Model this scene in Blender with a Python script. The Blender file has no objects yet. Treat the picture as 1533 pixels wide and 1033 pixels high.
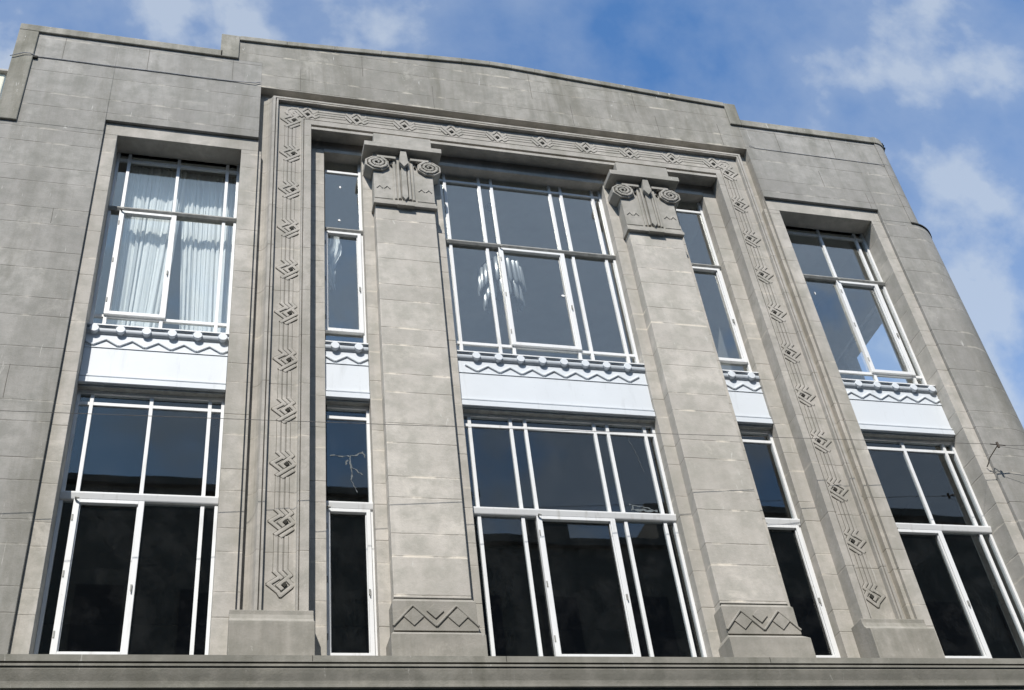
import bpy, bmesh, math, random
from mathutils import Vector, Matrix
random.seed(7)
R = math.radians
scene = bpy.context.scene
COL = scene.collection

# ------------------------------------------------------------------ camera
F, YAW, PIT, ROL = 1709.92, -0.333245, 0.687243, 0.140490
CAM = (-4.1393, -10.2752, 1.5733)
cd = bpy.data.cameras.new('camera'); co = bpy.data.objects.new('camera', cd); COL.objects.link(co)
cd.sensor_width = 36; cd.lens = F / 1533 * 36; cd.clip_end = 3000; cd.clip_start = 0.05
M3 = Matrix.Rotation(YAW, 3, 'Z') @ Matrix.Rotation(PIT, 3, 'X') @ Matrix.Rotation(ROL, 3, 'Y')
right, fwd, up = M3.col[0], M3.col[1], M3.col[2]
m = Matrix((right, up, -fwd)).transposed().to_4x4(); m.translation = Vector(CAM)
co.matrix_world = m
scene.camera = co

# ------------------------------------------------------------------ light
SUN = Vector((-0.42, -1.0, 1.17)).normalized()      # towards the sun
ELEV = math.asin(SUN.z); ROT = math.atan2(SUN.x, SUN.y)
sd = bpy.data.lights.new('sun', 'SUN'); sd.energy = 4.3; sd.angle = R(0.5); sd.color = (1.0, .955, .89)
so = bpy.data.objects.new('sun', sd); COL.objects.link(so)
so.rotation_euler = SUN.to_track_quat('Z', 'Y').to_euler()
scene.view_settings.view_transform = 'Standard'; scene.view_settings.look = 'None'
scene.view_settings.exposure = 0.40; scene.view_settings.gamma = 1

w = bpy.data.worlds.new('World'); scene.world = w; w.use_nodes = True
nt = w.node_tree; nt.nodes.clear()
def N(t, tp, **k):
    n = t.nodes.new(tp)
    for a, b in k.items():
        if a == 'inp':
            for i, v in b.items(): n.inputs[i].default_value = v
        else: setattr(n, a, b)
    return n
L = lambda t, a, b: t.links.new(a, b)
sky = N(nt, 'ShaderNodeTexSky', sky_type='NISHITA', sun_disc=False, sun_elevation=ELEV, sun_rotation=ROT % (2 * math.pi), air_density=1.0, dust_density=.5, ozone_density=2.5)
bg1 = N(nt, 'ShaderNodeBackground'); bg1.inputs[1].default_value = .15
tint = N(nt, 'ShaderNodeMix', data_type='RGBA', blend_type='MULTIPLY'); tint.inputs[0].default_value = 1
tint.inputs[7].default_value = (.56, .90, 1.14, 1)
L(nt, sky.outputs[0], tint.inputs[6]); L(nt, tint.outputs[2], bg1.inputs[0])
bg2 = N(nt, 'ShaderNodeBackground'); bg2.inputs[0].default_value = (.84, .92, 1, 1); bg2.inputs[1].default_value = .62
tc = N(nt, 'ShaderNodeTexCoord')
mp = N(nt, 'ShaderNodeMapping'); mp.inputs['Scale'].default_value = (1.0, 1.3, 1.0); mp.inputs['Location'].default_value = (.9, .5, 1.7); mp.inputs['Rotation'].default_value = (.2, .5, .3)
n1 = N(nt, 'ShaderNodeTexNoise'); n1.inputs['Scale'].default_value = 2.9; n1.inputs['Detail'].default_value = 9; n1.inputs['Roughness'].default_value = .58; n1.inputs['Distortion'].default_value = .35
n2 = N(nt, 'ShaderNodeTexNoise'); n2.inputs['Scale'].default_value = 9; n2.inputs['Detail'].default_value = 8; n2.inputs['Roughness'].default_value = .52
L(nt, tc.outputs['Generated'], mp.inputs[0]); L(nt, mp.outputs[0], n1.inputs[0]); L(nt, mp.outputs[0], n2.inputs[0])
mm = N(nt, 'ShaderNodeMath', operation='MULTIPLY_ADD'); mm.inputs[1].default_value = .90
L(nt, n2.outputs[0], mm.inputs[0]); L(nt, n1.outputs[0], mm.inputs[2])
sx = N(nt, 'ShaderNodeSeparateXYZ'); L(nt, tc.outputs['Generated'], sx.inputs[0])
def wm(op, a, b, clamp=False):
    n = N(nt, 'ShaderNodeMath', operation=op, use_clamp=clamp)
    for i, v in enumerate((a, b)):
        if isinstance(v, (int, float)): n.inputs[i].default_value = v
        else: L(nt, v, n.inputs[i])
    return n.outputs[0]
# a bank of higher cloud over the street side, seen only in the upper windows
bank = wm('MULTIPLY', wm('MULTIPLY', wm('SUBTRACT', sx.outputs[2], .60), 7.0, True), wm('MULTIPLY', sx.outputs[1], -2.2, True))
low = wm('MULTIPLY', wm('MULTIPLY', sx.outputs[1], -2.2, True), .11)
cldv = wm('ADD', wm('ADD', mm.outputs[0], low), wm('MULTIPLY', bank, .15))
cldv = wm('SUBTRACT', cldv, .08)
cr = N(nt, 'ShaderNodeValToRGB'); e = cr.color_ramp.elements
e[0].position = .60; e[0].color = (.02, .02, .02, 1); e[1].position = 1.16; e[1].color = (.62, .62, .62, 1)
x_ = cr.color_ramp.elements.new(.90); x_.color = (.27, .27, .27, 1)
L(nt, cldv, cr.inputs[0])
ms = N(nt, 'ShaderNodeMixShader'); wo = N(nt, 'ShaderNodeOutputWorld')
L(nt, cr.outputs[0], ms.inputs[0]); L(nt, bg1.outputs[0], ms.inputs[1]); L(nt, bg2.outputs[0], ms.inputs[2]); L(nt, ms.outputs[0], wo.inputs[0])

# ------------------------------------------------------------------ materials
def mat(name):
    a = bpy.data.materials.new(name); a.use_nodes = True; t = a.node_tree; t.nodes.clear()
    o = N(t, 'ShaderNodeOutputMaterial'); p = N(t, 'ShaderNodeBsdfPrincipled'); L(t, p.outputs[0], o.inputs[0])
    return a, t, p
def mx(t, fac, a, b, bt='MIX'):
    n = N(t, 'ShaderNodeMix', data_type='RGBA', blend_type=bt)
    for s, v in ((0, fac), (6, a), (7, b)):
        if isinstance(v, (int, float)): n.inputs[s].default_value = v
        elif isinstance(v, tuple): n.inputs[s].default_value = (*v, 1) if len(v) == 3 else v
        else: L(t, v, n.inputs[s])
    return n.outputs[2]
def mt(t, op, a, b=None, c=None, clamp=False):
    n = N(t, 'ShaderNodeMath', operation=op, use_clamp=clamp)
    for i, v in enumerate((a, b, c)):
        if v is None: continue
        if isinstance(v, (int, float)): n.inputs[i].default_value = v
        else: L(t, v, n.inputs[i])
    return n.outputs[0]
def noise(t, vec, sc, det=4, rough=.55, dist=0):
    n = N(t, 'ShaderNodeTexNoise'); n.inputs['Scale'].default_value = sc; n.inputs['Detail'].default_value = det
    n.inputs['Roughness'].default_value = rough; n.inputs['Distortion'].default_value = dist
    L(t, vec, n.inputs[0]); return n.outputs[0]
def ramp(t, v, p0, p1, c0=0., c1=1.):
    n = N(t, 'ShaderNodeMapRange'); L(t, v, n.inputs[0])
    for i, q in ((1, p0), (2, p1), (3, c0), (4, c1)): n.inputs[i].default_value = q
    return n.outputs[0]
P0, PP = 7.53, .7175
def stone(name, base, joints=2, moss=.25, streak=.5, offs=0.0, vj=0.0, bump=.6, light=.5):
    a, t, p = mat(name)
    g = N(t, 'ShaderNodeNewGeometry'); pos = g.outputs['Position']
    sx = N(t, 'ShaderNodeSeparateXYZ'); L(t, pos, sx.inputs[0])
    big = noise(t, pos, .55, 5, .6, .3); mid = noise(t, pos, 4.5, 6, .65); fine = noise(t, pos, 55, 4, .7)
    st = N(t, 'ShaderNodeMapping'); st.inputs['Scale'].default_value = (1.6, 1.6, .22); L(t, pos, st.inputs[0])
    stn = noise(t, st.outputs[0], 1.9, 7, .62)
    c = mx(t, ramp(t, big, .3, .7), tuple(v * .76 for v in base), tuple(v * 1.18 for v in base))
    c = mx(t, ramp(t, mid, .42, .62, 0, .75), c, (base[0] * .70, base[1] * .72, base[2] * .70))
    c = mx(t, ramp(t, stn, .48, .66, 0, streak), c, (base[0] * .50, base[1] * .51, base[2] * .47))
    gr = noise(t, st.outputs[0], 1.1, 6, .7, .4)
    c = mx(t, ramp(t, gr, .56, .74, 0, moss), c, (.15, .145, .105))
    # per block tone
    zr = mt(t, 'DIVIDE', mt(t, 'SUBTRACT', sx.outputs[2], P0 + offs), PP)
    fr = mt(t, 'FRACT', zr); fl = mt(t, 'FLOOR', zr)
    blk = N(t, 'ShaderNodeTexWhiteNoise', noise_dimensions='2D'); cb = N(t, 'ShaderNodeCombineXYZ')
    bx_ = mt(t, 'FLOOR', mt(t, 'ADD', mt(t, 'MULTIPLY', sx.outputs[0], .93), mt(t, 'MULTIPLY', fl, .37)))
    up_ = mt(t, 'GREATER_THAN', fr, .376)
    L(t, bx_, cb.inputs[0]); L(t, mt(t, 'ADD', mt(t, 'MULTIPLY', fl, 2), up_), cb.inputs[1]); L(t, cb.outputs[0], blk.inputs[0])
    c = mx(t, ramp(t, blk.outputs[0], 0, 1, 0, .26), c, (base[0] * .62, base[1] * .62, base[2] * .62))
    # joints
    wob = mt(t, 'MULTIPLY', mt(t, 'SUBTRACT', noise(t, pos, 9, 3), .5), .012)
    fw = mt(t, 'FRACT', mt(t, 'DIVIDE', mt(t, 'ADD', mt(t, 'SUBTRACT', sx.outputs[2], P0 + offs), wob), PP))
    d = mt(t, 'MULTIPLY', mt(t, 'MINIMUM', fw, mt(t, 'SUBTRACT', 1.0, fw)), PP)
    if joints == 2:
        d2 = mt(t, 'MULTIPLY', mt(t, 'ABSOLUTE', mt(t, 'SUBTRACT', fw, .376)), PP)
        d = mt(t, 'MINIMUM', d, d2)
    if vj > 0:
        xq = mt(t, 'FRACT', mt(t, 'ADD', mt(t, 'MULTIPLY', sx.outputs[0], vj), mt(t, 'MULTIPLY', fl, .43)))
        dv = mt(t, 'MULTIPLY', mt(t, 'MINIMUM', xq, mt(t, 'SUBTRACT', 1.0, xq)), 1 / vj)
        d = mt(t, 'MINIMUM', d, dv)
    if joints:
        patch = noise(t, pos, 2.3, 5, .6)
        jd = ramp(t, d, .003, .009, 1, 0)
        halo = ramp(t, mt(t, 'ADD', d, mt(t, 'MULTIPLY', mid, .012)), .008, .028, 1, 0)
        c = mx(t, mt(t, 'MULTIPLY', halo, ramp(t, patch, .52, .62, 0, .8 * light)), c, (min(1, base[0] * 1.55), base[1] * 1.5, base[2] * 1.4))
        c = mx(t, mt(t, 'MULTIPLY', jd, ramp(t, patch, .42, .60, .62, .05)), c, (base[0] * .38, base[1] * .36, base[2] * .33))
    # soot and damp patches, pale scoured patches
    so_ = noise(t, st.outputs[0], .8, 8, .68, .6); pt = noise(t, pos, 1.7, 7, .7, .5)
    c = mx(t, ramp(t, so_, .55, .66, 0, .45 * (.4 + streak)), c, (base[0] * .42, base[1] * .42, base[2] * .36))
    c = mx(t, ramp(t, pt, .58, .68, 0, .38), c, (min(1, base[0] * 1.38), base[1] * 1.37, base[2] * 1.34))
    # chalky runs
    ru = N(t, 'ShaderNodeMapping'); ru.inputs['Scale'].default_value = (9, 9, 1.8); L(t, pos, ru.inputs[0])
    rn = noise(t, ru.outputs[0], 1.6, 5, .7, .8)
    c = mx(t, ramp(t, rn, .655, .70, 0, .8 * light), c, (.58, .57, .53))
    c = mx(t, ramp(t, fine, .35, .75, .10, 0), c, (base[0] * .4, base[1] * .4, base[2] * .4))
    L(t, c, p.inputs['Base Color']); p.inputs['Roughness'].default_value = .9
    p.inputs['Specular IOR Level'].default_value = .25
    hs = mt(t, 'ADD', mt(t, 'MULTIPLY', fine, .35), mt(t, 'MULTIPLY', mid, .9))
    if joints: hs = mt(t, 'SUBTRACT', hs, mt(t, 'MULTIPLY', jd, ramp(t, patch, .4, .65, .45, .1)))
    b = N(t, 'ShaderNodeBump'); b.inputs['Strength'].default_value = bump; b.inputs['Distance'].default_value = .012
    L(t, hs, b.inputs['Height']); L(t, b.outputs[0], p.inputs['Normal'])
    return a
def plain(name, col, rough=.6, var=.12, scale=6, spec=.3, bump=0., metal=0.):
    a, t, p = mat(name)
    g = N(t, 'ShaderNodeNewGeometry'); n = noise(t, g.outputs['Position'], scale, 6, .65)
    c = mx(t, ramp(t, n, .3, .75), tuple(col), tuple(v * (1 - var * 2) for v in col))
    L(t, c, p.inputs['Base Color']); p.inputs['Roughness'].default_value = rough; p.inputs['Specular IOR Level'].default_value = spec
    p.inputs['Metallic'].default_value = metal
    if bump:
        b = N(t, 'ShaderNodeBump'); b.inputs['Strength'].default_value = bump; b.inputs['Distance'].default_value = .01
        L(t, n, b.inputs['Height']); L(t, b.outputs[0], p.inputs['Normal'])
    return a
M_WALL = stone('stone_wall', (.350, .338, .316), 2, .28, .50, vj=0, light=.75)
M_PARA = stone('stone_parapet', (.338, .322, .290), 2, .50, .70, offs=.26, vj=0, light=1.25)
M_PIL = stone('stone_pilaster', (.525, .494, .448), 2, .05, .24, light=.95)
M_PIER = stone('stone_pier', (.462, .436, .396), 1, .08, .32)
M_SURR = stone('stone_surround', (.488, .460, .418), 2, .05, .24)
M_BASE = stone('stone_base', (.345, .325, .29), 0, .10, .5)
M_CAP = stone('stone_capital', (.40, .38, .345), 0, .15, .3)
M_FRZ = stone('stone_frieze', (.445, .418, .378), 1, .08, .25)
M_COP = stone('stone_coping', (.33, .315, .275), 0, .55, .8, light=1.2, bump=1.0)
M_CORN = stone('stone_cornice', (.26, .25, .22), 0, .45, .45)
M_GROOVE_SHADE = plain('groove_shade', (.095, .09, .075), .95, .2, 25)  # dark colour that paints the shade of incised grooves
M_JOINT = plain('old_mortar', (.17, .16, .14), .95, .3, 12)
M_DARK = plain('dark_trim_and_shade', (.045, .043, .036), .95, .2, 20)  # dark joints and fittings; also painted shade in holes and a groove
def paint(name, col, rough, dirt=.5, dc=(.33, .32, .28)):
    a, t, p = mat(name); g = N(t, 'ShaderNodeNewGeometry'); pos = g.outputs['Position']
    st = N(t, 'ShaderNodeMapping'); st.inputs['Scale'].default_value = (7, 7, .9); L(t, pos, st.inputs[0])
    r_ = noise(t, st.outputs[0], 1.6, 6, .65); q = noise(t, pos, 16, 6, .7)
    c = mx(t, ramp(t, noise(t, pos, 1.3, 3), .3, .7), col, tuple(v * .93 for v in col))
    c = mx(t, ramp(t, r_, .56, .76, 0, dirt), c, dc); c = mx(t, ramp(t, q, .62, .74, 0, dirt), c, dc)
    L(t, c, p.inputs['Base Color']); p.inputs['Roughness'].default_value = rough; p.inputs['Specular IOR Level'].default_value = .35
    b = N(t, 'ShaderNodeBump'); b.inputs['Strength'].default_value = .2; b.inputs['Distance'].default_value = .004; L(t, q, b.inputs['Height']); L(t, b.outputs[0], p.inputs['Normal'])
    return a
M_PAINT = paint('white_paint', (.72, .73, .735), .45, .45)
M_SPAN = paint('pale_blue_paint', (.64, .675, .71), .5, .38, (.36, .38, .38))
M_RAIL = plain('grey_paint', (.44, .475, .51), .45, .10, 10, .4)
M_TRAN = plain('weathered_grey_paint', (.36, .36, .34), .6, .25, 14)
M_ROOM = plain('interior_plaster', (.42, .43, .43), .9, .1, 2)
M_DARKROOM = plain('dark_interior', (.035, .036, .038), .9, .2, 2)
M_METAL = plain('rusty_metal', (.10, .08, .065), .7, .3, 30)
M_CABLE = plain('cable_rubber', (.20, .19, .18), .7, .15, 12)
M_PIPE = plain('pale_conduit', (.46, .47, .50), .6, .3, 12)
M_CREAM = plain('cream_render', (.74, .71, .58), .85, .06, 3, .2, .2)
M_SLATE = plain('slate_roof', (.07, .075, .085), .7, .25, 8)
M_TAR = plain('asphalt', (.10, .098, .09), .9, .2, 40, .3, .3)
M_PAVE = plain('pavement_concrete', (.33, .32, .30), .9, .12, 5, .2, .3)
M_LINE = plain('road_paint', (.78, .78, .74), .7, .1, 10)
M_OPP = plain('opposite_render', (.20, .19, .17), .9, .08, .6, .2)
M_OPPW = plain('opposite_window', (.02, .022, .025), .15, .1, 3, .5)
M_SHOP = plain('shopfront_paint', (.10, .04, .045), .5, .15, 4)
# cloth
a, t, p = mat('net_curtain'); p.inputs['Base Color'].default_value = (.93, .94, .93, 1); p.inputs['Roughness'].default_value = .9
tr = N(t, 'ShaderNodeBsdfTranslucent'); tr.inputs[0].default_value = (.9, .92, .93, 1); s = N(t, 'ShaderNodeMixShader'); s.inputs[0].default_value = .12
L(t, p.outputs[0], s.inputs[1]); L(t, tr.outputs[0], s.inputs[2]); L(t, s.outputs[0], t.nodes['Material Output'].inputs[0])
M_CLOTH = a
a, t, p = mat('frosted_glass_tube'); p.inputs['Base Color'].default_value = (.95, .96, .97, 1); p.inputs['Roughness'].default_value = .25
p.inputs['Specular IOR Level'].default_value = .8
p.inputs['Base Color'].default_value = (.27, .28, .285, 1)
M_TUBE = a
def glass(name, boost, tint_=(.95, .97, .975), dust=.02):
    a = bpy.data.materials.new(name); a.use_nodes = True; t = a.node_tree; t.nodes.clear()
    o = N(t, 'ShaderNodeOutputMaterial'); tb = N(t, 'ShaderNodeBsdfTransparent'); tb.inputs[0].default_value = (*tint_, 1)
    gl = N(t, 'ShaderNodeBsdfGlossy'); gl.inputs['Roughness'].default_value = .012; gl.inputs[0].default_value = (.95, .95, .90, 1)
    g = N(t, 'ShaderNodeNewGeometry')
    dt = N(t, 'ShaderNodeVectorMath', operation='DOT_PRODUCT'); L(t, g.outputs['Normal'], dt.inputs[0]); L(t, g.outputs['Incoming'], dt.inputs[1])
    ca = mt(t, 'SUBTRACT', 1.0, mt(t, 'ABSOLUTE', dt.outputs['Value']), clamp=True)
    fre = mt(t, 'MULTIPLY_ADD', mt(t, 'POWER', ca, 5.0), .955, .045)
    n = noise(t, g.outputs['Position'], 1.1, 2, .4)
    b = N(t, 'ShaderNodeBump'); b.inputs['Strength'].default_value = .05; b.inputs['Distance'].default_value = .02; L(t, n, b.inputs['Height'])
    L(t, b.outputs[0], gl.inputs['Normal'])
    k = mt(t, 'MULTIPLY', fre, boost, clamp=True)
    s = N(t, 'ShaderNodeMixShader'); L(t, k, s.inputs[0]); L(t, tb.outputs[0], s.inputs[1]); L(t, gl.outputs[0], s.inputs[2])
    # thin film of street dust
    df = N(t, 'ShaderNodeBsdfDiffuse'); df.inputs[0].default_value = (.5, .5, .5, 1)
    dn = ramp(t, noise(t, g.outputs['Position'], 3.5, 6, .7), .45, .8, .002, dust)
    s2 = N(t, 'ShaderNodeMixShader'); L(t, dn, s2.inputs[0]); L(t, s.outputs[0], s2.inputs[1]); L(t, df.outputs[0], s2.inputs[2])
    L(t, s2.outputs[0], o.inputs[0])
    return a
M_GLASS_U = glass('upper_window_glass', 2.9)
M_GLASS_L = glass('lower_window_glass', 1.1, (.88, .91, .92), .014)

# ------------------------------------------------------------------ mesh helpers
class MB:
    def __init__(s): s.v = []; s.f = []
    def add(s, v, f):
        k = len(s.v); s.v += [tuple(q) for q in v]; s.f += [tuple(i + k for i in q) for q in f]; return s
    def box(s, x0, x1, y0, y1, z0, z1):
        if x0 > x1: x0, x1 = x1, x0
        return s.add([(x, y, z) for z in (z0, z1) for y in (y0, y1) for x in (x0, x1)],
                     [(0, 1, 3, 2)[::-1], (4, 5, 7, 6), (0, 1, 5, 4), (2, 3, 7, 6)[::-1], (0, 2, 6, 4)[::-1], (1, 3, 7, 5)])
    def prism(s, poly, y0, y1):        # poly in (x,z), extruded along y
        n = len(poly); v = [(x, y0, z) for x, z in poly] + [(x, y1, z) for x, z in poly]
        return s.add(v, [tuple(range(n)), tuple(range(2 * n - 1, n - 1, -1))] + [(i, i + n, (i + 1) % n + n, (i + 1) % n) for i in range(n)])
    def prism_x(s, poly, x0, x1):      # poly in (y,z), extruded along x
        n = len(poly); v = [(x0, y, z) for y, z in poly] + [(x1, y, z) for y, z in poly]
        return s.add(v, [tuple(range(n)), tuple(range(2 * n - 1, n - 1, -1))] + [(i, i + n, (i + 1) % n + n, (i + 1) % n) for i in range(n)])
    def prism_z(s, poly, z0, z1):      # poly in (x,y)
        n = len(poly); v = [(x, y, z0) for x, y in poly] + [(x, y, z1) for x, y in poly]
        return s.add(v, [tuple(range(n)), tuple(range(2 * n - 1, n - 1, -1))] + [(i, i + n, (i + 1) % n + n, (i + 1) % n) for i in range(n)])
    def bar(s, p, q, wd, y0, y1, ridge=0.0):   # strip in the xz plane from p to q
        p = Vector(p); q = Vector(q); d = (q - p).normalized(); n = Vector((-d.y, d.x)) * wd / 2
        c = [p + n, q + n, q - n, p - n]
        if ridge == 0: return s.prism([tuple(k) for k in c], y0, y1)
        i = min(wd * .28, .02); e = n * (1 - 2 * i / wd); pp = p + d * i * .6; qq = q - d * i * .6
        f = [pp + e, qq + e, qq - e, pp - e]
        v = [(k.x, y1, k.y) for k in c] + [(k.x, y0 + ridge, k.y) for k in c] + [(k.x, y0, k.y) for k in f]
        fs = [(8, 9, 10, 11)]
        for i in range(4):
            j = (i + 1) % 4; fs += [(i, j, j + 4, i + 4), (i + 4, j + 4, j + 8, i + 8)]
        return s.add(v, fs)
    def tube(s, pts, r, n=8):
        pts = [Vector(q) for q in pts]; k = len(s.v); rs = r if isinstance(r, (list, tuple)) else [r] * len(pts)
        for i, q in enumerate(pts):
            d = (pts[min(i + 1, len(pts) - 1)] - pts[max(i - 1, 0)]).normalized()
            u = d.cross(Vector((0, 0, 1)) if abs(d.z) < .9 else Vector((1, 0, 0))).normalized(); v = d.cross(u)
            for j in range(n):
                a_ = 2 * math.pi * j / n; s.v.append(tuple(q + (u * math.cos(a_) + v * math.sin(a_)) * rs[i]))
        for i in range(len(pts) - 1):
            for j in range(n):
                a_ = k + i * n + j; b_ = k + i * n + (j + 1) % n; s.f.append((a_, b_, b_ + n, a_ + n))
        s.f.append(tuple(range(k + n - 1, k - 1, -1))); s.f.append(tuple(range(k + (len(pts) - 1) * n, k + len(pts) * n)))
        return s
    def build(s, name, material, parent=None, bevel=0., smooth=False):
        me = bpy.data.meshes.new(name); me.from_pydata(s.v, [], s.f)
        bm = bmesh.new(); bm.from_mesh(me); bmesh.ops.recalc_face_normals(bm, faces=bm.faces); bm.to_mesh(me); bm.free()
        me.materials.append(material); o = bpy.data.objects.new(name, me); COL.objects.link(o)
        if parent: o.parent = parent
        if bevel:
            b = o.modifiers.new('bevel', 'BEVEL'); b.width = bevel; b.segments = 2; b.limit_method = 'ANGLE'; b.angle_limit = R(40)
        if smooth:
            for q in me.polygons: q.use_smooth = True
            me.set_sharp_from_angle(angle=R(35))
        return o
def tag(o, label=None, cat=None, group=None, kind=None):
    for k, v in (('label', label), ('category', cat), ('group', group), ('kind', kind)):
        if v: o[k] = v
    return o
def empty(name, loc=(0, 0, 0)):
    o = bpy.data.objects.new(name, None); COL.objects.link(o); o.location = loc; o.empty_display_size = .3; return o

# ------------------------------------------------------------------ ground and street
tag(MB().box(-600, 600, -600, 600, -.4, -.16).build('ground', M_TAR), kind='structure')
tag(MB().box(-120, 120, -15.0, -4.2, -.16, -.12).build('road', M_TAR), kind='structure')
tag(MB().box(-120, 120, -4.2, -.55, -.16, 0).build('pavement', M_PAVE, bevel=.02), kind='structure')
tag(MB().box(-120, 120, -18.2, -15.0, -.16, 0).build('far_pavement', M_PAVE, bevel=.02), kind='structure')
ml = MB()
for i in range(-20, 20): ml.box(i * 6, i * 6 + 3, -9.65, -9.55, -.118, -.114)
tag(ml.build('road_marking', M_LINE), kind='structure')

# ------------------------------------------------------------------ the building
BLD = empty('art_deco_building')
tag(BLD, 'grey stone Art Deco shop building with fretwork frieze, scroll capitals and white framed windows', 'building')
WD = .46                                  # back of the facade wall
SO, SI = 5.53, 3.96                       # side window opening
CT = 13.62                                # its head
XW = 6.2; RL = .62; RU = .30              # rounded right corner
def arc(cx, r, n=14, off=0.):
    return [(cx + (r + off) * math.sin(i / n * math.pi / 2), r - (r + off) * math.cos(i / n * math.pi / 2)) for i in range(n + 1)]
mw = MB()
mw.box(-9.2, -5.70, 0, WD, 6.0, CT)
mw.box(-6.98, -5.70, 0, WD, CT, 15.5)
mw.box(-5.70, -3.745, 0, WD, 13.85, 15.5)
wall = mw.build('wall', M_WALL, BLD, bevel=.006, smooth=True)
mw = MB()
mw.box(3.745, 5.70, 0, WD, 13.85, 15.5)
lo = [(5.70, 0)] + arc(XW, RL) + [(XW + RL, .9), (5.70, .9)]
mw.prism_z(lo, 6.0, CT)
up_ = [(5.70, 0)] + arc(XW, RU) + [(XW + RU, .9), (5.70, .9)]
mw.prism_z(up_, CT, 15.5)
wall_right = mw.build('wall', M_WALL, BLD, bevel=.006, smooth=True)
# parapet with its curved centre
TOPI = [(-4.08, 15.94), (-3.4, 15.965), (-2.7, 16.01), (-2.0, 16.06), (-1.28, 16.115), (-.75, 16.155), (-.3, 16.175), (.05, 16.165), (.42, 16.14), (.95, 16.10), (1.51, 16.065), (2.63, 15.99), (3.6, 15.94)]
pp = MB()
for (xa, za), (xb, zb) in zip(TOPI[:-1], TOPI[1:]):
    lo_ = 15.5
    pp.prism([(xa, lo_), (xb, lo_), (xb, zb), (xa, za)], 0, WD)
pp.box(-3.745, 3.745, 0, WD, 14.942, 15.5)
para = pp.build('parapet', M_PARA, BLD)
cp = MB()
COPW = .10
y0, y1 = -.032, WD + .04
cp.box(-6.98 - .02, -6.746, y0, y1, CT, 15.5)
cp.box(-7.0, -4.30, y0, y1, 15.5, 15.64)
cp.box(-4.34, -4.08, y0, y1, 15.501, 16.03)
for (xa, za), (xb, zb) in zip(TOPI[:-1], TOPI[1:]):
    cp.prism([(xa, za), (xb, zb), (xb, zb + COPW), (xa, za + COPW)], y0, y1)
cp.box(3.6, 3.80, y0, y1, 15.501, 16.025)
cp.box(3.80, 6.2, y0, y1, 15.5, 15.64)
oa = arc(XW, RU, 14, .032); ia = arc(XW, RU, 14, .0)
oa2 = arc(XW, RU, 14, .014)
MB().prism_z(oa2 + [(XW + RU + .014, .9), (XW + RU, .9)] + ia[::-1], CT, 15.5).build('corner_strip', M_WALL, BLD, smooth=True)
fl_a = arc(XW, RL, 18, .016); fl_b = arc(XW, RL, 18, -.30)
MB().prism_z(fl_a + [(XW + RL + .016, .9), (XW + RL - .3, .9)] + fl_b[::-1], CT - .012, CT + .014).build('dark_lip', M_DARK, BLD)  # thin dark lip along the top edge of the lower corner
cp.prism_z(oa + [(XW + RU + .032, .9), (XW, .9)], 15.5, 15.66)
cop = cp.build('coping', M_COP, BLD, bevel=.012)
# rough weathered lump of moss on the right end of the coping
lm = MB()
for k in range(26):
    x = 5.98 + random.random() * .55; h = .035 + .03 * random.random(); y = max(0.0, .4 - math.sqrt(max(0, .16 - max(0, x - 6.2) ** 2))) + .04
    r_ = .035 + .03 * random.random(); n = 7
    v = [(x + r_ * math.cos(i * 2 * math.pi / n) * random.uniform(.7, 1.2), y + r_ * math.sin(i * 2 * math.pi / n), 15.64) for i in range(n)] + [(x, y, 15.66 + h)]
    lm.add(v, [(i, (i + 1) % n, n) for i in range(n)])
lm.build('moss', plain('moss', (.17, .16, .07), .95, .3, 30, bump=.5), cop)
# vertical mortar joints of the parapet and wall, raised dry mortar
def vline(x, z0, z1, y=0.0, par=None):
    vj = MB(); n = max(2, int((z1 - z0) / .12)); pts = [(x + random.uniform(-.003, .003), z0 + (z1 - z0) * i / n) for i in range(n + 1)]
    l = [(p - .003, q) for p, q in pts]; r = [(p + .003, q) for p, q in pts]
    vj.prism(l + r[::-1], y - .0015, y + .002); vj.build('mortar_joint', M_JOINT, par)
for x in (-6.39, -5.29, -4.15, 4.36, 5.34): vline(x, 14.97, 15.48, par=wall)
for x in (-3.2, -1.26, .9, 2.3, 3.36): vline(x, 14.97, 15.48, par=para)
for x, z0, z1 in ((-2.3, 15.5, 15.98), (.3, 15.5, 16.1), (2.0, 15.5, 15.98)): vline(x, z0, z1, par=para)
for x, z0, z1 in ((4.9, 14.25, 14.62), (5.6, 13.86, 14.2), (-6.2, 9.25, 9.70), (-6.1, 11.86, 12.12)): vline(x, z0, z1, par=wall)
# surrounds of the side windows
for s in (-1, 1):
    b = MB()
    b.box(s * SO, s * 5.698, .045, WD, 6.0, CT)
    b.box(s * 3.70, s * SI, .045, WD, 6.0, CT)
    b.box(s * 3.74, s * 5.698, .045, WD, CT, 13.85)
    b.build('window_surround', M_SURR, BLD, bevel=.005)
# jambs beside the narrow and the centre window, lintels
for s in (-1, 1):
    b = MB()
    b.box(s * 2.845, s * 3.10, .2, WD, 6.0, 14.0)
    b.box(s * 2.10, s * 2.325, .2, WD, 6.0, 14.0)
    b.box(s * 1.235, s * 1.45, .2, WD, 6.0, 14.0)
    b.build('jamb', M_SURR, BLD, bevel=.006)
ln = MB()
ln.box(-3.1, 3.1, .2, WD, 14.0, 14.35)
ln.build('lintel', stone('stone_lintel', (.25, .22, .19), 0, .1, .6), BLD)
ln = MB()
for x0, x1 in ((-2.845, -2.325), (-1.235, 1.235), (2.325, 2.845)): ln.box(x0, x1, .185, WD, 13.93, 13.998)
ln.build('lintel_bead', M_SURR, BLD, bevel=.004)
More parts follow.
